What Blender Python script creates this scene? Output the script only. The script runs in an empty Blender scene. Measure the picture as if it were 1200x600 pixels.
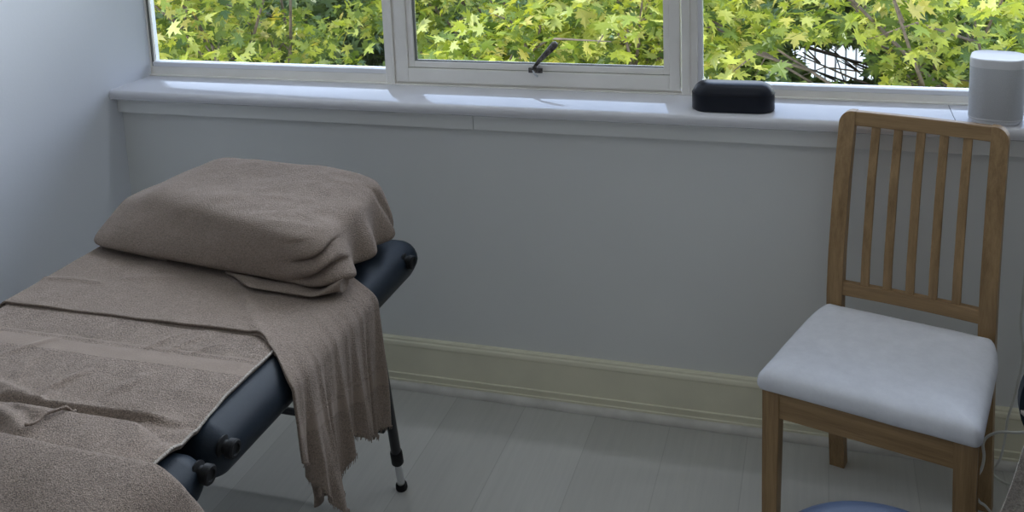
import bpy, bmesh, math, random
from mathutils import Vector, Matrix, noise

random.seed(7)
scene = bpy.context.scene
COL = scene.collection
PI = math.pi

# ------------------------------------------------------------------ helpers
def lerp(a, b, t): return a + (b - a) * t
def clamp(x, a=0.0, b=1.0): return max(a, min(b, x))
def sstep(a, b, x):
    t = clamp((x - a) / (b - a)); return t * t * (3 - 2 * t)
def nz(x, y, z=0.0): return noise.noise(Vector((x, y, z)))
def interp(pts, x):
    if x <= pts[0][0]: return pts[0][1]
    for (x0, y0), (x1, y1) in zip(pts, pts[1:]):
        if x <= x1:
            return lerp(y0, y1, (x - x0) / (x1 - x0))
    return pts[-1][1]
def srgb(r, g, b):
    f = lambda c: (c / 12.92) if c <= 0.04045 else ((c + 0.055) / 1.055) ** 2.4
    return (f(r / 255), f(g / 255), f(b / 255), 1)

def link(o, parent=None):
    COL.objects.link(o)
    if parent is not None: o.parent = parent
    return o
def mesh_obj(name, verts, faces, mat, parent=None, smooth=False, uvs=None, angle=None):
    me = bpy.data.meshes.new(name)
    me.from_pydata([tuple(v) for v in verts], [], faces)
    me.update()
    if uvs is not None:
        l = me.uv_layers.new(name='UVMap')
        for lp in me.loops: l.data[lp.index].uv = uvs[lp.vertex_index]
    if smooth:
        me.shade_smooth()
        if angle: me.set_sharp_from_angle(angle=math.radians(angle))
    me.materials.append(mat)
    return link(bpy.data.objects.new(name, me), parent)
def bm_obj(name, bm, mat, parent=None, smooth=False, angle=35):
    bmesh.ops.recalc_face_normals(bm, faces=bm.faces)
    me = bpy.data.meshes.new(name); bm.to_mesh(me); bm.free()
    if smooth:
        me.shade_smooth(); me.set_sharp_from_angle(angle=math.radians(angle))
    me.materials.append(mat)
    return link(bpy.data.objects.new(name, me), parent)
def bx(bm, x0, x1, y0, y1, z0, z1, bev=0.0, M=None):
    r = bmesh.ops.create_cube(bm, size=1.0)
    vs = r['verts']
    for v in vs:
        v.co = Vector((lerp(x0, x1, v.co.x + .5), lerp(y0, y1, v.co.y + .5), lerp(z0, z1, v.co.z + .5)))
    if bev > 0:
        es = list({e for v in vs for e in v.link_edges})
        rr = bmesh.ops.bevel(bm, geom=es, offset=bev, segments=3, profile=.6, affect='EDGES')
        vs = list({v for f in rr['faces'] for v in f.verts} | {v for v in vs if v.is_valid})
    if M is not None:
        for v in vs: v.co = M @ v.co
    return vs
def box(name, x0, x1, y0, y1, z0, z1, mat, parent=None, bev=0.0):
    bm = bmesh.new(); bx(bm, x0, x1, y0, y1, z0, z1, bev)
    return bm_obj(name, bm, mat, parent, smooth=bev > 0)
def tube_geo(pts, rad, n=12, caps=True):
    P = [Vector(p) for p in pts]; V = []; F = []
    R = rad if isinstance(rad, (list, tuple)) else [rad] * len(P)
    up = None
    for i, p in enumerate(P):
        t = (P[min(i + 1, len(P) - 1)] - P[max(i - 1, 0)]).normalized()
        if up is None:
            up = Vector((0, 0, 1)) if abs(t.z) < .9 else Vector((0, 1, 0))
        a = t.cross(up).normalized(); b = a.cross(t).normalized(); up = b
        for k in range(n):
            th = 2 * PI * k / n
            V.append(p + (a * math.cos(th) + b * math.sin(th)) * R[i])
    for i in range(len(P) - 1):
        for k in range(n):
            F.append((i * n + k, i * n + (k + 1) % n, (i + 1) * n + (k + 1) % n, (i + 1) * n + k))
    if caps:
        F.append(tuple(range(n))[::-1]); F.append(tuple((len(P) - 1) * n + k for k in range(n)))
    return V, F
def tube(name, pts, rad, mat, parent=None, n=12):
    V, F = tube_geo(pts, rad, n)
    o = mesh_obj(name, V, F, mat, parent, smooth=True, angle=50)
    return o
def smooth_path(pts, k=6):
    P = [Vector(p) for p in pts]; out = []
    for i in range(len(P) - 1):
        p0 = P[max(i - 1, 0)]; p1 = P[i]; p2 = P[i + 1]; p3 = P[min(i + 2, len(P) - 1)]
        for j in range(k):
            t = j / k
            out.append(.5 * ((2 * p1) + (p2 - p0) * t + (2 * p0 - 5 * p1 + 4 * p2 - p3) * t * t + (3 * p1 - p0 - 3 * p2 + p3) * t ** 3))
    out.append(P[-1]); return out
def lathe(name, prof, mat, parent=None, n=32, center=(0, 0, 0), axis=None):
    V = []; F = []
    Mx = Matrix.Translation(center)
    if axis is not None: Mx = Mx @ Vector((0, 0, 1)).rotation_difference(Vector(axis)).to_matrix().to_4x4()
    for r, z in prof:
        for k in range(n):
            th = 2 * PI * k / n; V.append(Mx @ Vector((r * math.cos(th), r * math.sin(th), z)))
    for i in range(len(prof) - 1):
        for k in range(n):
            F.append((i * n + k, i * n + (k + 1) % n, (i + 1) * n + (k + 1) % n, (i + 1) * n + k))
    F.append(tuple(range(n))[::-1]); F.append(tuple((len(prof) - 1) * n + k for k in range(n)))
    return mesh_obj(name, V, F, mat, parent, smooth=True, angle=40)
def rounded_outline(hx, hy, rc, d, seg=8, sub=1):
    """rounded rectangle around the origin, inset by d; constant vertex count"""
    hx -= d; hy -= d; rc = max(rc - d, .002); rc = min(rc, hx, hy)
    out = []
    for (sx, sy, a0) in ((1, 1, 0), (-1, 1, PI / 2), (-1, -1, PI), (1, -1, 1.5 * PI)):
        cx, cy = sx * (hx - rc), sy * (hy - rc)
        for k in range(seg + 1):
            a = a0 + PI / 2 * k / seg
            out.append((cx + rc * math.cos(a), cy + rc * math.sin(a)))
    if sub > 1:
        res = []; n = len(out)
        for i, p in enumerate(out):
            q = out[(i + 1) % n]; res.append(p)
            if (i + 1) % (seg + 1) == 0:
                for j in range(1, sub): res.append((lerp(p[0], q[0], j / sub), lerp(p[1], q[1], j / sub)))
        out = res
    return out
def ringpad(name, hx, hy, rc, prof, mat, parent=None, center=(0, 0, 0), warp=None, seg=8, angle=60, sub=1):
    """closed solid: prof is a list of (inset, z) from bottom centre out and up to top centre"""
    V = []; F = []; n = None
    for d, z in prof:
        o = rounded_outline(hx, hy, rc, d, seg, sub)
        n = len(o)
        for x, y in o: V.append(Vector((x, y, z)))
    for i in range(len(prof) - 1):
        for k in range(n):
            F.append((i * n + k, i * n + (k + 1) % n, (i + 1) * n + (k + 1) % n, (i + 1) * n + k))
    F.append(tuple(range(n))[::-1]); F.append(tuple((len(prof) - 1) * n + k for k in range(n)))
    if warp: V = [warp(v) for v in V]
    V = [v + Vector(center) for v in V]
    return mesh_obj(name, V, F, mat, parent, smooth=True, angle=angle)
def thing(name, label, cat, loc=(0, 0, 0), group=None, rot=None):
    o = bpy.data.objects.new(name, None); o.empty_display_size = .05
    COL.objects.link(o); o.location = loc
    if rot: o.rotation_euler = rot
    tag(o, label, cat, group); return o
def tag(o, label, cat, group=None, kind=None):
    o['label'] = label; o['category'] = cat
    if group: o['group'] = group
    if kind: o['kind'] = kind
def struct(o): o['kind'] = 'structure'; return o
def settle(root):
    """parts were modelled in world space: move them into the frame of their thing"""
    bpy.context.view_layer.update()
    inv = root.matrix_world.inverted()
    for c in root.children:
        if c.type == 'MESH': c.data.transform(inv)
        for g in c.children:
            if g.type == 'MESH': g.data.transform(inv)
def cloth(name, nu, nv, fn, mat, parent=None, thick=.005, uvfn=None, offset=1.0):
    V = []; F = []; U = []
    for j in range(nv + 1):
        for i in range(nu + 1):
            u, v = i / nu, j / nv
            V.append(Vector(fn(u, v))); U.append(uvfn(u, v) if uvfn else (u, v))
    for j in range(nv):
        for i in range(nu):
            a = j * (nu + 1) + i
            F.append((a, a + 1, a + nu + 2, a + nu + 1))
    o = mesh_obj(name, V, F, mat, parent, smooth=True, uvs=U)
    s = o.modifiers.new('thick', 'SOLIDIFY'); s.thickness = thick; s.offset = offset; s.use_rim = True
    return o

# ------------------------------------------------------------------ materials
class NT:
    def __init__(s, name):
        s.m = bpy.data.materials.new(name); s.m.use_nodes = True
        s.t = s.m.node_tree; s.t.nodes.clear()
        s.out = s.t.nodes.new('ShaderNodeOutputMaterial')
    def n(s, typ, **kw):
        nd = s.t.nodes.new(typ)
        for k, v in kw.items():
            if k.startswith('i_'):
                key = k[2:].replace('_', ' ')
                nd.inputs[key].default_value = v
            else: setattr(nd, k, v)
        return nd
    def l(s, a, b): s.t.links.new(a, b)
    def ramp(s, fac, stops, interp='LINEAR'):
        r = s.n('ShaderNodeValToRGB'); r.color_ramp.interpolation = interp
        e = r.color_ramp.elements
        while len(e) < len(stops): e.new(.5)
        for el, (p, c) in zip(e, stops): el.position = p; el.color = c
        s.l(fac, r.inputs[0]); return r.outputs[0]
    def coords(s, kind='Object', scale=(1, 1, 1)):
        tc = s.n('ShaderNodeTexCoord'); mp = s.n('ShaderNodeMapping'); mp.inputs['Scale'].default_value = scale
        s.l(tc.outputs[kind], mp.inputs[0]); return mp.outputs[0]
    def noise(s, vec, scale, detail=3, rough=.55):
        n_ = s.n('ShaderNodeTexNoise'); n_.inputs['Scale'].default_value = scale
        n_.inputs['Detail'].default_value = detail; n_.inputs['Roughness'].default_value = rough
        s.l(vec, n_.inputs['Vector']); return n_.outputs[0]
    def bump(s, h, strength, dist, normal=None):
        b = s.n('ShaderNodeBump'); b.inputs['Strength'].default_value = strength; b.inputs['Distance'].default_value = dist
        s.l(h, b.inputs['Height'])
        if normal is not None: s.l(normal, b.inputs['Normal'])
        return b.outputs[0]
    def bsdf(s, color, rough=.5, normal=None, metallic=0, spec=.5, **kw):
        b = s.n('ShaderNodeBsdfPrincipled')
        if isinstance(color, tuple): b.inputs['Base Color'].default_value = color
        else: s.l(color, b.inputs['Base Color'])
        if isinstance(rough, (int, float)): b.inputs['Roughness'].default_value = rough
        else: s.l(rough, b.inputs['Roughness'])
        b.inputs['Metallic'].default_value = metallic; b.inputs['Specular IOR Level'].default_value = spec
        for k, v in kw.items(): b.inputs[k.replace('_', ' ')].default_value = v
        if normal is not None: s.l(normal, b.inputs['Normal'])
        s.l(b.outputs[0], s.out.inputs[0]); return b

def paint(name, c, rough=.5, var=.04, bump=.0, scale=3, spec=.5, noise_scale=120):
    t = NT(name); v = t.coords()
    f = t.noise(v, scale, 4)
    c0 = tuple(x * (1 - var) for x in c[:3]) + (1,); c1 = tuple(min(1, x * (1 + var)) for x in c[:3]) + (1,)
    col = t.ramp(f, [(.3, c0), (.7, c1)])
    nrm = t.bump(t.noise(v, noise_scale, 2), bump, .002) if bump else None
    t.bsdf(col, rough, nrm, spec=spec); return t.m

M = {}
M['wall'] = paint('wall_paint', (.76, .77, .765, 1), .55, .02, .12, 2, .3)
M['room_wall'] = paint('dark_unseen_wall', (.30, .29, .28, 1), .6, .03)  # walls out of view, made dark to cut bounce light
M['left_wall'] = paint('left_wall_light_tint', (.74, .77, .83, 1), .5, .02, .1, 2, .3)  # bluish window light is put into this wall's colour
M['sill'] = paint('gloss_sill', (.70, .70, .74, 1), .05, .02, .02, 5, .7, 12)
M['apron'] = paint('apron_paint', (.80, .81, .80, 1), .4, .03)
M['frame'] = paint('window_frame_paint', (.90, .87, .82, 1), .4, .04, .05, 9)
M['bright_frame'] = paint('window_bead_white', (.85, .85, .88, 1), .35, .03)
M['joint_dark'] = paint('dark_joint', (.16, .16, .14, 1), .8, .2)  # even dark tone for the strips in the window joints
M['cream'] = paint('cream_gloss', (.80, .765, .60, 1), .35, .05, .05, 8)
M['quarter'] = paint('grey_quarter_round', (.62, .60, .56, 1), .5, .12, .1, 14)
M['ceiling'] = paint('ceiling_paint', (.62, .62, .61, 1), .8, .02)
M['black_metal'] = paint('black_metal', (.012, .013, .016, 1), .38, .1)
M['black_rubber'] = paint('black_rubber', (.010, .010, .011, 1), .6, .1, .1, spec=.2)
M['plastic_white'] = paint('white_plastic', (.78, .79, .82, 1), .4, .01)
M['cable'] = paint('white_cable', (.6, .6, .56, 1), .45, .02)

def alu():
    t = NT('brushed_aluminium'); v = t.coords('Object', (1, 1, 30))
    r = t.noise(v, 60, 2)
    t.bsdf((.62, .63, .65, 1), .3, t.bump(r, .1, .001), metallic=.85); return t.m
M['alu'] = alu()
def bronze():
    t = NT('worn_bronze'); v = t.coords()
    col = t.ramp(t.noise(v, 90, 4), [(.35, (.05, .045, .04, 1)), (.58, (.18, .165, .15, 1)), (.72, (.5, .48, .45, 1))])
    t.bsdf(col, .38, metallic=.7); return t.m
M['bronze'] = bronze()
def vinyl(name, c, rough=.42, spec=.45):
    t = NT(name); v = t.coords()
    vo = t.n('ShaderNodeTexVoronoi'); vo.inputs['Scale'].default_value = 420; t.l(v, vo.inputs['Vector'])
    c0 = tuple(x * .85 for x in c[:3]) + (1,)
    col = t.ramp(t.noise(v, 8, 3), [(.35, c0), (.7, c)])
    nb = t.bump(t.noise(v, 14, 2), .12, .006)
    t.bsdf(col, rough, t.bump(vo.outputs['Distance'], .18, .0006, nb), spec=spec); return t.m
M['vinyl'] = vinyl('navy_vinyl', (.012, .018, .027, 1), .5, .16)
M['stool_vinyl'] = vinyl('navy_stool_vinyl', (.030, .050, .10, 1), .42, .35)
M['case'] = vinyl('midnight_case', (.008, .011, .021, 1), .36, .3)

def towel(name, c, cscale=1.0, band=None, fine=700, strength=.9):
    """terry cloth; band = list of (v0, v1) in UV.y where the weave turns flat and pale"""
    t = NT(name); v = t.coords('Object')
    fz = t.noise(v, fine * .42, 4, .75)
    big = t.noise(v, 22, 4, .6)
    mx = t.n('ShaderNodeMath', operation='ADD'); m2 = t.n('ShaderNodeMath', operation='MULTIPLY'); m2.inputs[1].default_value = .14
    t.l(big, m2.inputs[0]); t.l(m2.outputs[0], mx.inputs[0]); m3 = t.n('ShaderNodeMath', operation='MULTIPLY'); m3.inputs[1].default_value = .86
    t.l(fz, m3.inputs[0]); t.l(m3.outputs[0], mx.inputs[1])
    k = cscale; ct = .5 if fine > 720 else .28
    d = tuple(x * (1 - ct) * k for x in c) + (1,); m_ = tuple(x * k for x in c) + (1,); h = tuple(min(1, x * (1 + ct) * k) for x in c) + (1,)
    col = t.ramp(mx.outputs[0], [(.38, d), (.5, m_), (.63, h)])
    vo = t.n('ShaderNodeTexVoronoi'); vo.inputs['Scale'].default_value = fine * .75; t.l(v, vo.inputs['Vector'])
    loop_b = t.bump(vo.outputs['Distance'], strength, .0022)
    nb = t.bump(fz, strength, .003, loop_b)
    nb = t.bump(t.noise(v, 55, 3), .35, .004, nb)
    if band:
        tc = t.n('ShaderNodeTexCoord'); sx = t.n('ShaderNodeSeparateXYZ'); t.l(tc.outputs['UV'], sx.inputs[0])
        tot = None
        for a, b in band:
            mr = t.n('ShaderNodeMath', operation='COMPARE'); mr.inputs[1].default_value = (a + b) / 2; mr.inputs[2].default_value = (b - a) / 2
            t.l(sx.outputs['Y'], mr.inputs[0])
            if tot is None: tot = mr.outputs[0]
            else:
                ad = t.n('ShaderNodeMath', operation='MAXIMUM'); t.l(tot, ad.inputs[0]); t.l(mr.outputs[0], ad.inputs[1]); tot = ad.outputs[0]
        flat = t.ramp(t.noise(v, 500, 2), [(.4, tuple(x * .74 * k for x in c) + (1,)), (.6, tuple(min(1, x * .88 * k) for x in c) + (1,))])
        mix = t.n('ShaderNodeMix', data_type='RGBA'); t.l(tot, mix.inputs[0]); t.l(col, mix.inputs[6]); t.l(flat, mix.inputs[7]); col = mix.outputs[2]
        geo = t.n('ShaderNodeNewGeometry')
        mv = t.n('ShaderNodeMix', data_type='VECTOR'); t.l(tot, mv.inputs[0]); t.l(nb, mv.inputs[4]); t.l(geo.outputs['Normal'], mv.inputs[5]); nb = mv.outputs[1]
    b = t.bsdf(col, .95, nb, spec=.15)
    b.inputs['Sheen Weight'].default_value = .12; b.inputs['Sheen Roughness'].default_value = .5
    b.inputs['Sheen Tint'].default_value = (.9, .88, .86, 1)
    return t.m
TC = (.315, .247, .203)
M['towel'] = towel('taupe_terry', TC)
M['towel_hang'] = towel('taupe_terry_band', TC, 1.0, [(.66, .745), (.62, .635)])
M['towel_base'] = towel('taupe_terry_base', TC, 1.0, [(.450, .500), (.430, .436)], 760)
M['towel_rough'] = towel('taupe_terry_coarse', TC, 1.0, None, 800, 1.0)
M['towel_pale'] = towel('pale_taupe_terry', (.46, .41, .36), 1.0, None, 500, 1.0)

def wood(name, axis, c0, c1):
    t = NT(name)
    sc = [38, 38, 38]; sc['xyz'.index(axis)] = 2.2
    v = t.coords('Object', tuple(sc))
    f = t.noise(v, 1.6, 5, .6)
    fine = t.noise(v, 9, 3, .6)
    ad = t.n('ShaderNodeMath', operation='MULTIPLY_ADD'); ad.inputs[1].default_value = .35; t.l(fine, ad.inputs[0]); t.l(f, ad.inputs[2])
    col = t.ramp(ad.outputs[0], [(.45, c0), (.85, c1)])
    t.bsdf(col, .42, t.bump(fine, .12, .001), spec=.4); return t.m
W0, W1 = (.215, .130, .058, 1), (.39, .25, .122, 1)
M['wood_v'] = wood('oak_upright', 'z', W0, W1)
M['wood_h'] = wood('oak_rail', 'x', W0, W1)
M['wood_side'] = wood('oak_side_rail', 'y', W0, W1)
def seatfab():
    t = NT('light_grey_seat_fabric'); v = t.coords()
    f = t.noise(v, 900, 2); g = t.noise(v, 30, 5, .7)
    col = t.ramp(g, [(.3, (.66, .67, .72, 1)), (.7, (.74, .75, .80, 1))])
    t.bsdf(col, .85, t.bump(f, .35, .0012), spec=.2); return t.m
M['seat'] = seatfab()
def grille():
    t = NT('speaker_mesh'); v = t.coords()
    f = t.noise(v, 700, 2)
    col = t.ramp(f, [(.35, (.55, .57, .60, 1)), (.65, (.66, .68, .71, 1))])
    t.bsdf(col, .6, t.bump(f, .15, .0008)); return t.m
M['grille'] = grille()

def floor_mat():
    t = NT('pale_plank_laminate')
    tc = t.n('ShaderNodeTexCoord'); mp = t.n('ShaderNodeMapping'); mp.inputs['Rotation'].default_value = (0, 0, PI / 2)
    mp.inputs['Location'].default_value = (0, -.06, 0)
    t.l(tc.outputs['Object'], mp.inputs[0])
    br = t.n('ShaderNodeTexBrick', offset=.37)
    for k_, v_ in (('Scale', 1.0), ('Mortar Size', .0012), ('Brick Width', 1.25), ('Row Height', .2095), ('Bias', 0.0)): br.inputs[k_].default_value = v_
    br.inputs['Color1'].default_value = (.48, .475, .45, 1); br.inputs['Color2'].default_value = (.56, .555, .53, 1); br.inputs['Mortar'].default_value = (.42, .415, .395, 1)
    t.l(mp.outputs[0], br.inputs['Vector'])
    m2 = t.n('ShaderNodeMapping'); m2.inputs['Scale'].default_value = (34, 1.6, 1); t.l(tc.outputs['Object'], m2.inputs[0])
    g = t.noise(m2.outputs[0], 2.2, 6, .65)
    gr = t.ramp(g, [(.3, (.94, .94, .94, 1)), (.7, (1.04, 1.035, 1.03, 1))])
    mx = t.n('ShaderNodeMix', data_type='RGBA', blend_type='MULTIPLY'); mx.inputs[0].default_value = 1
    t.l(br.outputs['Color'], mx.inputs[6]); t.l(gr, mx.inputs[7])
    t.bsdf(mx.outputs[2], .38, t.bump(g, .08, .001), spec=.4); return t.m
M['floor'] = floor_mat()

def glass():
    t = NT('window_glass')
    tr = t.n('ShaderNodeBsdfTransparent'); tr.inputs[0].default_value = (.97, .98, .97, 1)
    gl = t.n('ShaderNodeBsdfGlossy'); gl.inputs['Roughness'].default_value = .02
    fr = t.n('ShaderNodeFresnel'); fr.inputs[0].default_value = 1.25
    mx = t.n('ShaderNodeMixShader'); t.l(fr.outputs[0], mx.inputs[0]); t.l(tr.outputs[0], mx.inputs[1]); t.l(gl.outputs[0], mx.inputs[2])
    t.l(mx.outputs[0], t.out.inputs[0]); return t.m
M['glass'] = glass()
def leaf_mat(name, stops):
    t = NT(name); g = t.n('ShaderNodeNewGeometry')
    col = t.ramp(g.outputs['Random Per Island'], stops)
    d = t.n('ShaderNodeBsdfDiffuse'); tr = t.n('ShaderNodeBsdfTranslucent'); gl = t.n('ShaderNodeBsdfGlossy'); gl.inputs['Roughness'].default_value = .35
    gl.inputs[0].default_value = (.8, .85, .8, 1)
    t.l(col, d.inputs[0])
    hs = t.n('ShaderNodeMix', data_type='RGBA', blend_type='MULTIPLY'); hs.inputs[0].default_value = 1; hs.inputs[7].default_value = (1.25, 1.15, .45, 1)
    t.l(col, hs.inputs[6]); t.l(hs.outputs[2], tr.inputs[0])
    m1 = t.n('ShaderNodeMixShader'); m1.inputs[0].default_value = .45; t.l(d.outputs[0], m1.inputs[1]); t.l(tr.outputs[0], m1.inputs[2])
    m2 = t.n('ShaderNodeMixShader'); m2.inputs[0].default_value = .03; t.l(m1.outputs[0], m2.inputs[1]); t.l(gl.outputs[0], m2.inputs[2])
    t.l(m2.outputs[0], t.out.inputs[0]); return t.m
M['leaf'] = leaf_mat('maple_leaf', [(0, (.07, .12, .025, 1)), (.35, (.22, .29, .05, 1)), (.68, (.46, .50, .085, 1)), (.88, (.60, .62, .22, 1)), (1, (.50, .42, .11, 1))])  # pale stop paints glossy highlights into some leaf colours
M['leaf_dark'] = leaf_mat('shade_tinted_leaf', [(0, (.06, .10, .03, 1)), (.6, (.13, .18, .05, 1)), (1, (.20, .25, .07, 1))])  # deeper shade of the rear trees, put into the leaf colour
M['bark'] = paint('bark', (.17, .13, .10, 1), .9, .35, .6, 25)
M['render_white'] = paint('white_render', (.9, .9, .9, 1), .8, .03)
M['paving'] = paint('pale_paving', (.72, .71, .68, 1), .9, .08)
M['lawn'] = paint('lawn_green', (.07, .12, .03, 1), .9, .3)
M['slate'] = paint('roof_slate', (.2, .2, .22, 1), .7, .2)
M['dark_glass'] = paint('dark_window', (.05, .06, .07, 1), .1, .1)
M['rail'] = paint('grey_rail', (.22, .22, .23, 1), .5, .1)

# ------------------------------------------------------------------ the room
RX = 3.7; YF = -3.7; ZC = 2.45
WY = .188                                 # outer face of window wall
struct(box('floor', -.2, RX + .2, YF - .2, WY, -.1, 0, M['floor']))
struct(box('ceiling', -.2, RX + .2, YF - .2, WY + .1, ZC, ZC + .1, M['ceiling']))
struct(box('wall_left', -.2, 0, YF - .2, WY + .02, 0, ZC, M['left_wall']))
struct(box('wall_right', RX, RX + .2, YF - .2, WY, 0, ZC, M['room_wall']))
struct(box('wall_front', 0, RX, YF - .2, YF, 0, ZC, M['room_wall']))
ZS = .9; ZT = 2.33; WX1 = 3.4
bm = bmesh.new()
bx(bm, 0, RX, 0, WY, 0, .868)
bx(bm, 0, RX, 0, WY, ZT, ZC)
bx(bm, WX1, RX, 0, WY, .868, ZT)
struct(bm_obj('wall_back', bm, M['wall']))
# sill board with rounded nose, in two lengths that meet at a joint
def sill_piece(x0, x1):
    nose = [(.02, .868), (-.042, .868), (-.050, .872), (-.053, .880), (-.053, .889), (-.050, .896), (-.044, .9)]
    prof = nose + [(.20, .9), (.20, .868)]
    V = []; F = []
    for x in (x0, x1):
        for y, z in prof: V.append((x, y, z))
    n = len(prof)
    for k in range(n): F.append((k, (k + 1) % n, n + (k + 1) % n, n + k))
    F.append(tuple(range(n))[::-1]); F.append(tuple(range(n, 2 * n)))
    return V, F
def sillboard():
    V, F = sill_piece(0.0, 2.437); V2, F2 = sill_piece(2.4385, RX)
    n = len(V); V += V2; F += [tuple(i + n for i in f) for f in F2]
    o = mesh_obj('trim_1', V, F, M['sill'], smooth=True, angle=35)
    bmx = bmesh.new(); bmx.from_mesh(o.data); bmesh.ops.recalc_face_normals(bmx, faces=bmx.faces); bmx.to_mesh(o.data); bmx.free()
    return o
struct(sillboard())
bm = bmesh.new()
bx(bm, 0.0, 1.192, -.022, 0, .822, .868, .003); bx(bm, 1.1935, RX, -.022, 0, .822, .868, .003)
struct(bm_obj('trim_2', bm, M['apron'], smooth=True))
# baseboard
def extr_x(name, prof, x0, x1, mat):
    V = [(x, y, z) for x in (x0, x1) for y, z in prof]; n = len(prof); F = []
    for k in range(n): F.append((k, n + k, n + (k + 1) % n, (k + 1) % n))
    F.append(tuple(range(n))); F.append(tuple(range(n, 2 * n))[::-1])
    o = mesh_obj(name, V, F, mat, smooth=True, angle=30)
    b = bmesh.new(); b.from_mesh(o.data); bmesh.ops.recalc_face_normals(b, faces=b.faces); b.to_mesh(o.data); b.free()
    return o
bbp = [(0, .158), (-.008, .158), (-.012, .155), (-.013, .150), (-.017, .147), (-.019, .142), (-.019, .137), (-.0165, .133),
       (-.0165, .048), (-.020, .046), (-.020, .041), (-.0175, .039), (-.0175, .028), (-.0195, .026), (-.0195, .01), (0, .01)]
struct(extr_x('baseboard_back', bbp, 0, RX, M['cream']))
qr = [(-.0195, .021)] + [(-.0195 - .016 * math.sin(a), .004 + .016 * math.cos(a)) for a in [k * PI / 12 for k in range(1, 7)]] + [(-.0355, .0005), (-.0195, .0005)]
struct(extr_x('trim_3', qr, 0, RX, M['quarter']))
bb2 = box('baseboard_left', 0, .018, YF, -.02, 0.001, .155, M['cream'], bev=.003); struct(bb2)

# ------------------------------------------------------------------ windows
FY = .150; GY = .178
w1 = thing('window_1', 'fixed left window pane in white frame', 'window', (.43, GY, ZS)); w1['kind'] = 'structure'
w2 = thing('window_2', 'middle hinged window with bronze handle', 'window', (1.33, GY, ZS)); w2['kind'] = 'structure'
w3 = thing('window_3', 'fixed right window pane in white frame', 'window', (2.6, GY, ZS)); w3['kind'] = 'structure'
def glass_pane(x0, x1, z0, z1, par):
    return box('glass_pane', x0, x1, GY + .004, GY + .006, z0, z1, M['glass'], par)
# window 1: left fixed light
bm = bmesh.new()
bx(bm, 0.0, .856, FY + .012, WY, ZS + .001, .929, .002)          # bottom rail
bx(bm, -.004, .004, FY + .008, WY, ZS + .001, ZT, .0)                    # slim jamb bead at wall
bx(bm, .004, .856, FY + .012, WY, ZT - .04, ZT)
bx(bm, .852, .874, FY + .004, WY, ZS + .001, ZT, .003)            # mullion: three stepped strips
bx(bm, .874, .884, FY - .002, WY, ZS + .001, ZT, .002)
bm_obj('window_frame', bm, M['frame'], w1, smooth=True)
bm = bmesh.new(); bx(bm, .006, .852, FY + .013, WY + .012, .9295, .944, .002)
bm_obj('glazing_bead', bm, M['bright_frame'], w1, smooth=True)
bm = bmesh.new(); bx(bm, .004, .0075, FY + .0135, FY + .02, .93, 2.1)
bm_obj('dark_seal', bm, M['joint_dark'], w1)
glass_pane(.006, .855, .94, ZT - .03, w1)
# window 2: hinged sash
bm = bmesh.new()
bx(bm, .885, .890, FY + .006, WY, ZS + .001, ZT)
bx(bm, .890, 1.752, FY + .010, WY, ZS + .001, .910, .002)
bm_obj('outer_frame', bm, M['frame'], w2, smooth=True)
bm = bmesh.new()
bx(bm, .891, .929, FY, WY, .911, ZT - .03, .002); bx(bm, 1.719, 1.748, FY, WY, .911, ZT - .03, .002)
bx(bm, .929, 1.719, FY + .0003, WY, .911, .953, .002); bx(bm, .929, 1.719, FY + .0003, WY, ZT - .08, ZT - .03, .002)
bm_obj('sash', bm, M['frame'], w2, smooth=True)
bm = bmesh.new()
bx(bm, .930, .948, FY + .006, WY, .955, ZT - .081, .002); bx(bm, 1.702, 1.718, FY + .006, WY, .955, ZT - .081, .002)
bx(bm, .948, 1.702, FY + .0064, WY, .955, .973, .002)
bm_obj('sash_bead', bm, M['frame'], w2, smooth=True)
bm = bmesh.new()
bx(bm, .929, 1.719, FY + .012, FY + .03, .9525, .9555); bx(bm, .9285, .9305, FY + .012, FY + .03, .9525, 2.07); bx(bm, 1.7175, 1.7195, FY + .012, FY + .03, .9525, 2.07)
bx(bm, .9475, .9495, FY + .0125, FY + .03, .9725, 2.06); bx(bm, .9475, 1.702, FY + .0125, FY + .03, .9725, .9745)
bm_obj('dark_seal', bm, M['joint_dark'], w2)
glass_pane(.949, 1.702, .974, ZT - .08, w2)
# stay handle
hb = Vector((1.331, FY - .001, .958))
bm = bmesh.new()
bx(bm, hb.x - .021, hb.x + .021, hb.y - .004, hb.y + .002, hb.z - .007, hb.z + .008, .0015)
bx(bm, hb.x - .009, hb.x + .009, hb.y - .016, hb.y, hb.z - .004, hb.z + .014, .003)
handle = bm_obj('handle', bm, M['bronze'], w2, smooth=True)
V, F = tube_geo([(hb.x - .004, hb.y - .014, hb.z + .008), (hb.x + .018, hb.y - .018, hb.z + .034), (hb.x + .050, hb.y - .018, hb.z + .066), (hb.x + .066, hb.y - .018, hb.z + .083), (hb.x + .070, hb.y - .018, hb.z + .087)], [.0045, .0065, .0095, .0105, .0065], 10)
mesh_obj('lever', V, F, M['bronze'], handle, smooth=True)
V, F = tube_geo([(hb.x - .006, hb.y - .012, hb.z + .006), (hb.x + .002, hb.y - .020, hb.z - .006), (hb.x + .010, hb.y - .016, hb.z - .014)], .0028, 8)
mesh_obj('catch', V, F, M['alu'], handle, smooth=True)
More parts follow.
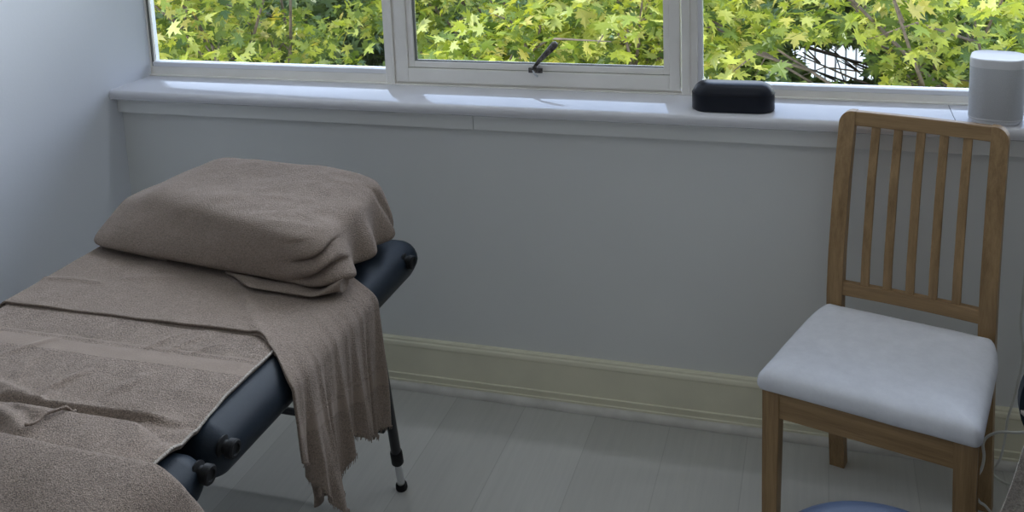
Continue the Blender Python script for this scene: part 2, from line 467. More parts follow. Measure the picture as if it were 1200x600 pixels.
# window 3: post and right fixed light
bm = bmesh.new()
bx(bm, 1.753, 1.776, FY - .002, WY, ZS + .001, ZT, .003); bx(bm, 1.776, 1.797, FY + .003, WY, ZS + .001, ZT, .003)
bx(bm, 1.797, WX1, FY + .012, WY, ZS + .001, .921, .002); bx(bm, 1.797, WX1, FY + .012, WY, ZT - .04, ZT)
bx(bm, WX1 - .03, WX1, FY + .012, WY, .921, ZT - .04)
bm_obj('window_frame', bm, M['frame'], w3, smooth=True)
bm = bmesh.new(); bx(bm, 1.797, 1.8085, FY + .008, WY + .006, .921, ZT - .04, .002); bx(bm, 1.8085, WX1 - .03, FY + .013, WY + .012, .9215, .934, .002)
bm_obj('glazing_bead', bm, M['bright_frame'], w3, smooth=True)
glass_pane(1.8085, WX1 - .03, .93, ZT - .03, w3)
for w in (w1, w2, w3): settle(w)
bm = bmesh.new(); bx(bm, 0, WX1, FY - .001, FY + .012, ZS + .0002, ZS + .004, .001)
struct(bm_obj('trim_4', bm, M['frame'], smooth=True))

# ------------------------------------------------------------------ massage table
TT = .658; TB = .568; XR = 1.178; XL = .425
mt = thing('massage_table', 'folding massage table with navy vinyl pads and black telescopic legs beside left wall', 'massage table', (.8, -1.28, 0))
SIDE = [(.022, .566), (.019, .568), (.010, .582), (.003, .596), (0, .607), (.0015, .618), (.006, .629), (.013, .6385), (.022, .6455), (.033, .651), (.044, .6545), (.056, .657)]
def pad_prof(): return [(.30, .566), (.12, .566)] + SIDE + [(.12, .659), (.30, .659)]
for (y0, y1) in ((-1.283, -.385), (-2.19, -1.290)):
    pad = ringpad('padded_top', (XR - XL) / 2, (y1 - y0) / 2, .050, pad_prof(), M['vinyl'], mt, ((XR + XL) / 2, (y0 + y1) / 2, 0), seg=10)
    box('frame_board', XL + .07, XR - .085, y0 + .03, y1 - .03, TB - .03, TB - .001, M['black_metal'], mt, .004)
for y in (-1.250, -1.322, -.478):
    k = lathe('knob', [(.018, 0), (.019, .004), (.012, .007), (.0115, .013), (.0165, .015), (.0170, .026), (.0145, .029), (.010, .029), (.009, .026)], M['black_rubber'], mt, 24,
              (XR - .016, y, .625), (1, 0, -.05))
def leg(x, y_top, y_foot, sx):
    top = Vector((x + .018 * sx, y_top, TB - .01)); foot = Vector((x, y_foot, 0))
    P = lambda t: top.lerp(foot, t)
    o = tube('leg', [P(0), P(.80)], .0125, M['black_metal'], mt, 16)
    tube('collar', [P(.775), P(.785), P(.84), P(.845)], [.0140, .0155, .0155, .0135], M['black_rubber'], o, 16)
    tube('telescopic_tube', [P(.80), P(.975)], .0098, M['alu'], o, 16)
    tube('rubber_foot', [P(.965), P(.972), P(.99), P(1.0)], [.012, .0145, .0155, .0135], M['black_rubber'], o, 16)
    # inner brace running alongside
    a = P(.08) + Vector((-.022 * sx, .0, 0)); b = P(.50) + Vector((-.010 * sx, -.002, 0))
    tube('brace_tube', [a, b], .0075, M['black_metal'], o, 10)
    return o
for (yt, yf) in ((-.60, -.468), (-1.98, -2.11)):
    leg(1.116, yt, yf, 1); leg(.487, yt, yf, -1)
    yy = lerp(yt, yf, .64); zz = lerp(TB, 0, .64)
    cb = tube('crossbar', [(.500, yy, zz), (1.100, yy, zz)], .0095, M['black_metal'], mt, 12)
    for x in (.512, 1.092):
        tube('bracket', [(x - .004, yy + .0, zz), (x + .010, yy, zz)], .020, M['black_metal'], cb, 16)
        lathe('bolt', [(.006, 0), (.006, .004), (.003, .006)], M['alu'], cb, 10, (x, yy - .0195, zz), (0, -1, 0))
settle(mt)

# ------------------------------------------------------------------ towels on the table
# lower towel over both pads
EDGE = .026
RIDGES = [  # polyline, height, half width: rumples of the cloth
    ([(.50, -1.235), (.64, -1.240), (.706, -1.250), (.745, -1.258), (.79, -1.288), (.83, -1.312), (.862, -1.326)], .017, .017),
    ([(.56, -1.315), (.70, -1.318), (.776, -1.332), (.828, -1.352), (.865, -1.372)], .015, .016),
    ([(.772, -1.262), (.784, -1.225), (.800, -1.190), (.812, -1.160)], .0075, .010),
    ([(.812, -1.312), (.806, -1.272), (.803, -1.240)], .009, .010),
    ([(.716, -1.225), (.690, -1.190), (.676, -1.158), (.686, -1.110)], .005, .012),
    ([(.733, -1.048), (.727, -.994)], .0035, .007), ([(.868, -1.052), (.908, -.984)], .0045, .007), ([(.918, -1.055), (.950, -.990)], .004, .006),
    ([(.965, -1.055), (1.005, -1.010)], .003, .006), ([(.60, -1.14), (.66, -1.06)], .004, .008), ([(.90, -1.215), (.935, -1.15)], .004, .012)]
def seg_d(px, py, a, b):
    dx, dy = b[0] - a[0], b[1] - a[1]; L = dx * dx + dy * dy
    t = clamp(((px - a[0]) * dx + (py - a[1]) * dy) / L)
    return math.hypot(px - a[0] - t * dx, py - a[1] - t * dy), t
def pad_top(x, y):
    """height of the vinyl surface under (x, y)"""
    best = TT - .013 - .022 * (1 - sstep(1.02, 1.115, x))
    for y0, y1 in ((-1.283, -.385), (-2.19, -1.290)):
        hx, hy, rc = (XR - XL) / 2, (y1 - y0) / 2, .050
        qx, qy = abs(x - (XR + XL) / 2) - hx + rc, abs(y - (y0 + y1) / 2) - hy + rc
        d = rc - (math.hypot(max(qx, 0), max(qy, 0)) + min(max(qx, qy), 0))
        if d <= 0: continue
        best = max(best, interp(SIDE[4:] + [(.12, .659)], d))
    return best
def lower_z(x, y):
    z = TT + .007
    ye = -1.268 + .006 * math.sin(x * 7)          # rim of the second pad
    wx = sstep(.70, .88, x)
    z += .021 * sstep(ye + .018, ye - .010, y) * (.35 + .65 * wx)     # cloth climbs onto it
    z -= .0065 * math.exp(-((y - ye - .040) / .034) ** 2) * wx
    z -= .012 * sstep(1.02, 1.13, x) * math.exp(-((y + 1.275) / .022) ** 2)
    z -= .006 * sstep(-1.33, -1.42, y)
    for pl_, h, w_ in RIDGES:
        d = 9
        n_ = len(pl_) - 1
        for i in range(n_):
            dd, t = seg_d(x, y, pl_[i], pl_[i + 1])
            if dd < d: d = dd; tt = (i + t) / n_
        if d < w_ * 3.5: z += h * math.exp(-(d / w_) ** 2) * (.55 + .45 * math.sin(PI * clamp(tt * .8 + .1)))
    z += .0022 * nz(x * 9, y * 9) + .0012 * nz(x * 27, y * 27)
    return max(min(z, pad_top(x, y) + .007 + .009 * sstep(ye + .02, ye - .02, y) + .03 * (1 - sstep(1.03, 1.10, x))), pad_top(x, y) + .0035)
def lower_fn(u, v):
    y = lerp(-.70, -1.50, v)
    xr = 1.120 + .010 * sstep(-1.15, -1.35, y) + .004 * nz(y * 14, 3)
    xl = XL - .008
    s = u * 1.10 - .10
    if s < 0:
        k = -s / .10
        x = xl - .010 * math.sin(min(1, k * 1.6) * PI / 2); z = lower_z(xl, y) - .016 * k - .07 * k * k
        return (x, y, z)
    x = lerp(xl, xr, s); z = lower_z(x, y)
    z -= .0015 * sstep(xr - .010, xr, x)
    z -= .004 * (1 - sstep(xl, xl + .03, x))
    return (x, y, z)
lt = cloth('towel', 170, 190, lower_fn, M['towel_base'], None, .0055)
tag(lt, 'taupe terry towel with flat woven band, spread over the middle hinge of the table', 'towel')
V = []; F = []
ep = []
for k in range(121):
    q = Vector(lower_fn(1.0, k / 120 * .885)); ep.append(q + Vector((.0005, 0, .0022)))
V, F = tube_geo(ep, .0026, 6)
mesh_obj('edge_binding', V, F, M['towel_pale'], lt, smooth=True)
# stitched seam lying on it
pts = [(lerp(.900, .874, t) + .003 * math.sin(t * 9), lerp(-1.286, -1.372, t)) for t in [k / 24 for k in range(25)]]
V, F = tube_geo([(x, y, lower_z(x, y) + .0065) for x, y in pts], .0028, 8)
seam = mesh_obj('seam', V, F, M['towel'], lt, smooth=True)

# upper towel : under the pillow and down the right side
def up_profile(L):
    """point along the cross-section, L metres from the top edge at x=1.10"""
    zt = TT + .013
    if L < 0: return (1.10 + L, zt, 0)
    R = .055
    if L < R * PI / 2 * 1.3:
        a = L / (R * 1.3)
        return (1.10 + .094 * math.sin(a), zt - R * (1 - math.cos(a)), 0)
    d = L - R * PI / 2 * 1.3
    return (1.194, zt - R - d, d)
def hem_len(t):     # hanging length by t (0 = head-side edge, 1 = foot-side edge)
    return interp([(0, .375), (.12, .368), (.30, .335), (.42, .300), (.50, .315), (.60, .365), (.70, .395), (.76, .400), (.84, .335), (.93, .250), (1, .235)], t)
UPR = [([(.43, -.835), (.50, -.826), (.58, -.833)], .0045, .008), ([(.95, -.825), (1.0, -.885), (1.041, -.934), (1.085, -.975)], .0055, .014), ([(.62, -.80), (.72, -.77)], .0025, .012)]
def upper_fn(u, v):
    # u across (left -> right -> down), v from head side to foot side
    s = u * 1.0
    ub = .46
    if s < ub:
        L = lerp(-(1.10 - (XL - .012)), 0, s / ub)
    else:
        L = (s - ub) / (1 - ub) * (hem_len(v) + .02)
        L += .0018 * nz(v * 40, 9.1) * sstep(.9, 1, s)
    x, z, d = up_profile(L)
    side = sstep(-.12, .10, L)
    drop = clamp(d / .30)
    yb = lerp(-.43, -.690, sstep(-.20, .06, L)) - .02 * drop
    yf = lerp(-.957, -1.062, sstep(-.050, .085, L)) + .004 * nz(L * 11, 5) - .004 * drop
    y = lerp(yb, yf, v)
    if L < 0:
        xl_ = XL - .012
        if x < xl_ + .02:
            k = 1 - (x - xl_) / .02; z -= .010 * k * k
        z += .0025 * nz(x * 10, y * 10, 4)
        for pl_, h_, w_ in UPR:
            dd = min(seg_d(x, y, a_, b_)[0] for a_, b_ in zip(pl_, pl_[1:]))
            if dd < .05: z += h_ * math.exp(-(dd / w_) ** 2)
    fold = (.009 * math.sin(v * 27 + 4.4 * nz(v * 3, 1.7) + drop * .9) + .006 * math.sin(v * 61 + 1.3 - drop) + .003 * math.sin(v * 97 + 2 * drop)) * (sstep(-.1, .9, drop) + .10 * side)
    x += fold + .012 * drop
    x += .020 * drop * math.exp(-((v - .72) / .10) ** 2)
    y += .006 * math.cos(v * 25) * drop
    return (x, y, z)
ut = cloth('towel', 230, 120, upper_fn, M['towel_hang'], None, .0050, uvfn=lambda u, v: (v, 0 if u < .46 else (u - .46) / .54 * hem_len(v) / lerp(.375, .250, v)))
tag(ut, 'taupe terry towel under the wrapped pillow, hanging down the table side with a ragged hem', 'towel')
def upper_under(u, v):
    p = Vector(upper_fn(u * .50, lerp(.86, 1.0, v)))
    return (p.x + .006, p.y - .006 * v - .001 * math.sin(p.x * 30), p.z - .0052 - .0012 * v)
cloth('under_fold', 120, 8, upper_under, M['towel'], ut, .0028)
# fringe along the hem
bm = bmesh.new(); rnd = random.Random(3)
V = []; F = []
for k in range(150):
    v = (k + rnd.random() * .7) / 150
    p = Vector(upper_fn(1.0, clamp(v)))
    ln = .004 + .006 * rnd.random()
    q = p + Vector((rnd.uniform(-.002, .002), rnd.uniform(-.003, .003), -ln))
    v_, f_ = tube_geo([p + Vector((.002, 0, .003)), q], [.0011, .0006], 4)
    F += [tuple(i + len(V) for i in f) for f in f_]; V += v_
for (v0, dx, ln) in ((.735, .0, .040), (.86, .004, .018)):
    p = Vector(upper_fn(1.0, v0))
    v_, f_ = tube_geo([p + Vector((.002, 0, .006)), p + Vector((.004, -.006, -ln * .5)), p + Vector((.006, .012, -ln))], [.0040, .0035, .0028], 6)
    F += [tuple(i + len(V) for i in f) for f in f_]; V += v_
fr = mesh_obj('fringe', V, F, M['towel'], ut, smooth=True); fr['kind'] = 'stuff'
# back layer of the doubled towel seen below the first
def back_fn(u, v):
    y = lerp(-.86, -1.00, v) + .004 * nz(u * 6, v * 6)
    z0 = .56; z1 = interp([(0, .405), (.4, .365), (.75, .325), (1, .335)], v)
    z = lerp(z0, z1, u)
    return (1.182 + .006 * math.sin(v * 9) - .004 * u, y, z)
cloth('under_layer', 30, 30, back_fn, M['towel'], ut, .003)

# front towel, thick, in the near left corner
def front_fn(u, v):
    # v: 0 at the fold (far edge), going towards the camera; u: left to right then down
    ub = .72
    lift = .046
    zt = TT + .008 + lift
    yy = lerp(0, .86, max(0.0, v - .10) / .90)
    far = -1.437
    if v < .10:
        a = (1 - v / .10) * PI * .80
        R = .024
        ye = R * math.sin(a); ze = -R * (1 - math.cos(a)) * 1.05
    else:
        ye = 0; ze = 0
    if u < ub:
        x = lerp(XL - .03, 1.150, u / ub); z = zt
        far_y = far + .010 * math.sin(x * 8 + 1) + .018 * sstep(.95, 1.15, x)
        dd = 0
        if u < .03: z -= .05 * (1 - u / .03) ** 2
        z -= .008 * sstep(.9, 1.15, x)
    else:
        L = (u - ub) / (1 - ub) * .30
        R = .062
        if L < R * PI / 2:
            a = L / R; x = 1.150 + R * math.sin(a) * .88; z = zt - .008 - R * (1 - math.cos(a)); dd = 0
        else:
            dd = L - R * PI / 2
            x = 1.2046 + .22 * dd; z = zt - .008 - R - dd
        far_y = far + .010 * math.sin(1.15 * 8 + 1) + .018 + .040 * sstep(.03, .17, L) + .08 * dd
        ze *= (1 - .55 * sstep(0, .10, L)); ye *= (1 - .3 * sstep(0, .1, L)); th = min(L / R, PI / 2)
        x -= abs(ze) * math.sin(th); z -= abs(ze) * math.cos(th)
    y = far_y + ye - yy
    bulge = -min(.040, .13 * yy) * sstep(0, .12, yy)
    if u < ub:
        z += ze + bulge + .006 * nz(x * 5, y * 5, 2) * sstep(0, .15, yy)
        # soft channels running down toward the side
        z += .008 * math.sin(22 * (x + .55 * y) + 2) * sstep(.85, 1.1, x) * sstep(.02, .12, yy)
    else:
        x += .010 * math.sin(26 * y + 1.0) * clamp(dd / .15) * sstep(.02, .1, yy)
        z += bulge * max(0, 1 - dd * 8) + .0 * L
    return (x, y, z)
ft = cloth('towel', 130, 110, front_fn, M['towel_rough'], None, .007)
tag(ft, 'thick coarse taupe towel folded over the near end of the massage table', 'towel')

# ------------------------------------------------------------------ wrapped pillow
def pnorm(a, b, p): return (abs(a) ** p + abs(b) ** p) ** (1 / p)
def bil(q, a, b):
    u = (a + 1) / 2; v = (b + 1) / 2
    bl, br, frr, fl = q        # back-left, back-right, front-right, front-left
    return (lerp(lerp(fl[0], frr[0], u), lerp(bl[0], br[0], u), v), lerp(lerp(fl[1], frr[1], u), lerp(bl[1], br[1], u), v))
PB = [(.405, -.400), (1.150, -.415), (1.150, -.792), (.405, -.690)]     # footprint at the bottom
PTq = [(.505, -.345), (1.105, -.415), (1.110, -.785), (.420, -.560)]      # and at the top
def pillow_pt(a, b, c):
    # a right, b back, c up in [-1,1] on cube surface
    p_ = 9.0
    r = max(abs(a), abs(b))
    if r > 1e-6:
        k = r / pnorm(a, b, p_); a2, b2 = a * k, b * k
    else: a2 = b2 = 0
    m = max(r, abs(c))
    q_ = 7.5
    k = m / pnorm(r, c, q_) if m > 0 else 1
    a3, b3, c3 = a2 * k, b2 * k, c * k
    w = (c3 + 1) / 2
    xb, yb = bil(PB, a3, b3); xt, yt = bil(PTq, a3, b3)
    wx = sstep(0, 1, w) * .6 + w * .4
    x = lerp(xb, xt, wx); y = lerp(yb, yt, wx)
    zb = TT + .020
    top = .818 + .008 * (1 - a3 * a3) - .030 * sstep(.55, 1, -a3) * 1 - .016 * (1 - (b3 + 1) / 2) + .006 * b3
    z = lerp(zb, top, w)
    # left end droops forward to a low tip
    tl = sstep(-.55, -1.0, a3)
    z -= tl * .020 * (1 - w) * 0
    # cloth: broad undulation and small dents on top
    z += w * (.0050 * nz(x * 7, y * 7, 1) + .0025 * nz(x * 17, y * 17, 3))
    z += w * .0035 * (1 - 2 * abs(nz(x * 5 + y * 9, y * 16 - x * 4, 8))) * math.exp(-(((x - .90) / .22) ** 2))
    z -= w * .006 * math.exp(-(((x - .78) / .16) ** 2 + ((y + .52) / .07) ** 2))
    # folds on the right end: gathered ridges getting deeper toward the bottom
    re = sstep(.70, 1.0, a3)
    if re > 0:
        ph = 17 * b3 * .62 + 2.5 * (1 - w)
        amp = (.016 * (1 - w) + .003)
        x += re * amp * math.sin(ph) * sstep(1.0, .2, w)
        z += re * .010 * math.sin(ph * .8 + 1) * (1 - w) * w * 4
        # two strong vertical pleats near the back
        for bc, wd_, am in ((.62, .05, -.020), (.86, .05, -.014)):
            x += am * re * math.exp(-((b3 - bc) / wd_) ** 2) * (1 - w * .7)
    # folds fanning out of the front right corner
    fc = sstep(.62, .95, a3) * sstep(-.35, -.95, b3)
    if fc > 0:
        ph = 20 * (w * 1.0 + .55 * (1 - a3) - .35 * (b3 + 1))
        y += -fc * .018 * (1.6 * abs(math.sin(ph / 2)) ** .8 - .9) * sstep(1.0, .6, w)
        x += fc * .016 * (1.6 * abs(math.sin(ph / 2 + .25)) ** .8 - .9) * sstep(1.0, .55, w)
    # front face sags out slightly and tucks under
    ff = sstep(-.7, -1, b3)
    y -= ff * .010 * math.sin(clamp(w) * PI)
    y += ff * .004 * nz(x * 8, z * 14, 5)
    return Vector((x, y, z))
def pillow_mesh(n=64):
    idx = {}; V = []; F = []
    def vid(a, b, c):
        key = (round(a, 5), round(b, 5), round(c, 5))
        if key not in idx: idx[key] = len(V); V.append(pillow_pt(a, b, c))
        return idx[key]
    g = [2 * i / n - 1 for i in range(n + 1)]
    # concentrate samples near the edges
    g = [math.sin(t * PI / 2) * .55 + t * .45 for t in g]
    for ax in range(3):
        for sg in (-1, 1):
            for i in range(n):
                for j in range(n):
                    q = []
                    for (u, v) in ((g[i], g[j]), (g[i + 1], g[j]), (g[i + 1], g[j + 1]), (g[i], g[j + 1])):
                        c = [0, 0, 0]; c[ax] = sg; c[(ax + 1) % 3] = u; c[(ax + 2) % 3] = v
                        q.append(vid(*c))
                    F.append(tuple(q) if sg > 0 else tuple(q[::-1]))
    return V, F
V, F = pillow_mesh()
pl = mesh_obj('wrapped_pillow', V, F, M['towel'], None, smooth=True)
tag(pl, 'pillow wrapped in a taupe terry towel at the head of the massage table', 'pillow')
# folded hem peeking out below the front face
def lip_fn(u, v):
    x = lerp(.845, 1.150, u)
    base_y = lerp(-.752, -.778, clamp((x - .845) / .25))
    w_ = .044 * sstep(0, .35, u) * (1 - .15 * u)
    a = v * 2 * PI
    yy = base_y - w_ * .55 - w_ * .55 * math.cos(a) + .012
    curl = sstep(.80, 1, u)
    zz = TT + .0225 + .010 * curl + (.0048 + .007 * curl) * math.sin(a) * (1 + .4 * math.sin(x * 50)) + .0015 * nz(x * 20, v)
    yy += .030 * curl * curl
    return (x, yy, zz)
V = []; F = []; nu, nv = 60, 20
for i in range(nu + 1):
    for j in range(nv): V.append(lip_fn(i / nu, j / nv))
for i in range(nu):
    for j in range(nv): F.append((i * nv + j, i * nv + (j + 1) % nv, (i + 1) * nv + (j + 1) % nv, (i + 1) * nv + j))
F.append(tuple(range(nv))); F.append(tuple(nu * nv + j for j in range(nv))[::-1])
mesh_obj('folded_hem', V, F, M['towel'], pl, smooth=True)
def lip2(u, v):
    x = lerp(.385, .66, u); y0 = lerp(-.600, -.712, u ** .8)
    w_ = .022 * math.sin(clamp(u * 1.05) * PI) + .003
    a = v * 2 * PI
    return (x, y0 - w_ * .4 * (1 + math.cos(a)) + .012, TT + .021 + .006 * math.sin(a))
V = []; F = []; nu = 40
for i in range(nu + 1):
    for j in range(nv): V.append(lip2(i / nu, j / nv))
for i in range(nu):
    for j in range(nv): F.append((i * nv + j, i * nv + (j + 1) % nv, (i + 1) * nv + (j + 1) % nv, (i + 1) * nv + j))
F.append(tuple(range(nv))); F.append(tuple(nu * nv + j for j in range(nv))[::-1])
mesh_obj('tucked_edge', V, F, M['towel'], pl, smooth=True)

# ------------------------------------------------------------------ dining chair
ch = thing('dining_chair', 'oak dining chair with slatted back and light grey padded seat', 'chair', (2.213, -.592, 0), rot=(0, 0, -.286))
wf, wb, dp, yT, yB, H, zs = .212, .190, .390, .477, .448, .938, .437
def post_y(z):
    """centre line of a back post front face: splayed foot, knee at the seat, leaning back above"""
    return interp([(0, yB), (.25, dp + .018), (.44, dp + .002), (.50, dp), (.60, dp + .008), (.78, dp + .042), (H, yT)], z)
def chair_post(sx):
    V = []; F = []; zsq = [k / 36 * (H - .030) for k in range(37)] + [H - .030 + .030 * math.sin(k / 8 * PI / 2) for k in range(1, 9)]
    t = .037; dpt = .032
    for z in zsq:
        y = post_y(z); xo = sx * lerp(wb, wb - .003, z / H); xi = xo - sx * t
        dd = dpt * (1.0 if z < .5 else lerp(1, .80, (z - .5) / (H - .5)))
        r = 0
        if z > H - .030: r = .028 * (1 - math.sqrt(max(0, 1 - ((z - (H - .030)) / .030) ** 2)))
        ring = [(xo - sx * r, y), (xo - sx * r, y + dd), (xi, y + dd), (xi, y)]
        for x, yy in ring: V.append((x, yy, z))
    for i in range(len(zsq) - 1):
        for k in range(4): F.append((i * 4 + k, i * 4 + (k + 1) % 4, (i + 1) * 4 + (k + 1) % 4, (i + 1) * 4 + k))
    F.append((0, 1, 2, 3)); n = (len(zsq) - 1) * 4; F.append((n, n + 1, n + 2, n + 3))
    o = mesh_obj('back_post', V, F, M['wood_v'], ch)
    b = bmesh.new(); b.from_mesh(o.data); bmesh.ops.recalc_face_normals(b, faces=b.faces); b.to_mesh(o.data); b.free()
    bv = o.modifiers.new('b', 'BEVEL'); bv.width = .0028; bv.segments = 2; bv.limit_method = 'ANGLE'; bv.angle_limit = math.radians(50)
    return o
for s in (-1, 1): chair_post(s)
xi = wb - .037
def rail(name, z0, z1, dd0, dd1, top_round=False, n=20, ext=0.0):
    """curved-less rail between posts following their lean"""
    V = []; F = []
    for i in range(n + 1):
        x = lerp(-xi - ext, xi + ext, i / n)
        bow = .006 * (1 - (x / xi) ** 2)
        for (z, d_) in ((z0, dd0), (z0, dd1), (z1, dd1), (z1, dd0)):
            V.append((x, post_y(z) + d_ + bow, z))
    for i in range(n):
        for k in range(4): F.append((i * 4 + k, i * 4 + (k + 1) % 4, (i + 1) * 4 + (k + 1) % 4, (i + 1) * 4 + k))
    F.append((0, 1, 2, 3)); m = n * 4; F.append((m, m + 1, m + 2, m + 3))
    o = mesh_obj(name, V, F, M['wood_h'], ch)
    b = bmesh.new(); b.from_mesh(o.data); bmesh.ops.recalc_face_normals(b, faces=b.faces); b.to_mesh(o.data); b.free()
    bv = o.modifiers.new('b', 'BEVEL'); bv.width = .0025; bv.segments = 2; bv.limit_method = 'ANGLE'; bv.angle_limit = math.radians(50)
    return o
rail('top_rail', H - .034, H - .001, .003, .023)
rail('lower_rail', .497, .530, .004, .024)
for k in range(5):
    xt = lerp(-xi, xi, (k + 1) / 6) ; x = xt
    V = []; F = []
    zz = [lerp(.529, H - .033, i / 16) for i in range(17)]
    for z in zz:
        y = post_y(z) + .007 + .006 * (1 - (x / xi) ** 2); hw = .0098
        for dx, dy in ((-hw, 0), (hw, 0), (hw, .011), (-hw, .011)): V.append((x + dx, y + dy, z))
    for i in range(16):
        for q in range(4): F.append((i * 4 + q, i * 4 + (q + 1) % 4, (i + 1) * 4 + (q + 1) % 4, (i + 1) * 4 + q))
    F.append((3, 2, 1, 0)); m = 64; F.append((m, m + 1, m + 2, m + 3))
    o = mesh_obj('back_slat', V, F, M['wood_v'], ch)
    bv = o.modifiers.new('b', 'BEVEL'); bv.width = .0018; bv.segments = 2; bv.limit_method = 'ANGLE'; bv.angle_limit = math.radians(50)
for s in (-1, 1):
    bm = bmesh.new(); vs = bx(bm, s * wf, s * (wf - .038), .002, .038, 0, zs, .003)
    for v in vs:
        k = 1 - clamp(v.co.z / zs)
        if abs(v.co.x) < wf - .019: v.co.x += s * .007 * k
        if v.co.y > .02: v.co.y -= .007 * k
    bm_obj('leg', bm, M['wood_v'], ch, smooth=True)
bm = bmesh.new(); bx(bm, -wf + .037, wf - .037, .005, .026, zs - .064, zs - .001, .002); bm_obj('front_apron', bm, M['wood_h'], ch, smooth=True)
bm = bmesh.new(); bx(bm, -xi, xi, dp + .004, dp + .024, zs - .064, zs - .001, .002); bm_obj('back_apron', bm, M['wood_h'], ch, smooth=True)
for s in (-1, 1):
    a = Vector((s * (wf - .014), .036, 0)); b = Vector((s * (wb - .014), dp + .002, 0)); d = b - a
    Mx = Matrix.Translation(a) @ Matrix.Rotation(math.atan2(d.y, d.x), 4, 'Z')
    bm = bmesh.new(); bx(bm, 0, d.length, -.010, .010, zs - .062, zs - .002, .002, Mx); bm_obj('side_apron', bm, M['wood_side'], ch, smooth=True)
# seat cushion
def seat_warp(v):
    t = (v.y + .205) / .41
    k = lerp(1.0, .905, clamp(t))
    # cushion rounds in at the back corners
    k *= 1 - .085 * clamp((t - .72) / .28) ** 2.2
    v = Vector((v.x * k, v.y, v.z))
    v.z += .0015 * nz(v.x * 14, v.y * 14, 3)
    return v
sp = [(.12, 0), (.010, 0), (.004, .002), (.0005, .008), (0, .014), (.001, .022), (.0045, .031), (.011, .038), (.022, .0435), (.042, .0475), (.070, .0500), (.10, .0512), (.15, .052), (.19, .0523)]
seat = ringpad('seat', .224, .203, .020, sp, M['seat'], ch, (0, .190, zs), warp=seat_warp, seg=8, sub=14)
# piping crease at the front corners
for s in (-1, 1):
    pts = [(s * .2150, -.0040, zs + .006), (s * .2155, -.0042, zs + .020), (s * .2115, .0000, zs + .034)]
    V, F = tube_geo(smooth_path(pts, 4), .0016, 6); mesh_obj('corner_seam', V, F, M['seat'], seat, smooth=True)

# ------------------------------------------------------------------ things on the sill
# dark rounded case
cs = thing('rounded_case', 'dark navy oblong rounded case on the window sill below the right post', 'case', (1.903, .028, .9), rot=(0, 0, .02))
hx, hy = .106, .048
pr = [(.03, 0), (.004, 0), (.0012, .002), (0, .005), (0, .040), (.001, .046), (.0035, .053), (.0075, .0600), (.013, .0660), (.019, .0700), (.027, .0728), (.036, .0738), (.043, .0740)]
case = ringpad('case_body', hx, hy, .046, pr, M['case'], cs, (0, 0, 0), seg=12)
ringpad('lid_seam', hx + .0004, hy + .0004, .046, [(.004, .0445), (0, .0450), (0, .0456), (.004, .0461)], M['black_rubber'], cs, (0, 0, 0), seg=12)
# smart speaker
sk = thing('speaker', 'white smart speaker with grey mesh body standing on the sill behind the oak chair', 'speaker', (2.530, .024, .9), rot=(0, 0, -.20))
ringpad('base', .053, .053, .034, [(.02, 0), (.002, 0), (0, .002), (0, .006), (.001, .008), (.02, .008)], M['plastic_white'], sk, seg=12)
ringpad('mesh_body', .0600, .0600, .040, [(.03, .008), (.004, .0082), (0, .012), (0, .140), (.03, .140)], M['grille'], sk, seg=12)
ringpad('lower_band', .0602, .0602, .040, [(.03, .0078), (.0065, .0079), (.002, .0095), (.0, .013), (.0, .0150), (.004, .0150)], M['plastic_white'], sk, seg=12)
ringpad('top_cap', .0604, .0604, .040, [(.03, .139), (.0, .139), (0, .156), (.0008, .1590), (.003, .1605), (.0045, .1600), (.012, .1585), (.04, .158)], M['plastic_white'], sk, seg=12)
# its cord down the wall
pts = [(2.545, .101, .918), (2.612, .085, .905), (2.625, .0, .9055), (2.602, -.062, .896), (2.602, -.058, .80), (2.601, -.03, .477), (2.599, -.03, .399), (2.607, -.03, .309), (2.590, -.032, .192), (2.579, -.035, .144), (2.575, -.04, .097), (2.565, -.05, .045), (2.548, -.06, .006), (2.60, -.10, .004), (2.75, -.12, .004)]
cd = tube('power_cord', smooth_path(pts, 8), .0028, M['cable'], None, 8)
tag(cd, 'thin white cord running from the smart speaker down the wall behind the chair', 'cord')

# ------------------------------------------------------------------ blue stool
st = thing('stool', 'round blue vinyl stool seat in front of the oak chair', 'stool', (2.222, -1.040, 0))
def sring(name, prof, mat, par): return lathe(name, prof, mat, par, 56)
seat_s = sring('seat', [(.08, .375), (.150, .375), (.168, .380), (.177, .392), (.180, .408), (.178, .424), (.170, .438), (.156, .447), (.135, .4515), (.10, .453), (.05, .4535), (.01, .4535)], M['stool_vinyl'], st)
sring('seat_plate', [(.02, .355), (.12, .357), (.13, .374), (.02, .3745)], M['black_metal'], st)
sring('gas_column', [(.030, .10), (.030, .22), (.018, .222), (.018, .356)], M['alu'], st)
for k in range(5):
    a = 2 * PI * k / 5 + .3
    e = Vector((.22 * math.cos(a), .22 * math.sin(a), .065)); c = Vector((.02 * math.cos(a), .02 * math.sin(a), .115))
    l = tube('base_arm', [c, c.lerp(e, .5) + Vector((0, 0, .004)), e], [.020, .016, .012], M['black_metal'], st, 10)
    ax = Vector((-math.sin(a), math.cos(a), 0))
    tube('caster', [e + Vector((0, 0, -.040)) - ax * .016, e + Vector((0, 0, -.040)) + ax * .016], .025, M['black_rubber'], l, 18)
    tube('caster_stem', [e, e + Vector((0, 0, -.028))], .006, M['alu'], l, 8)

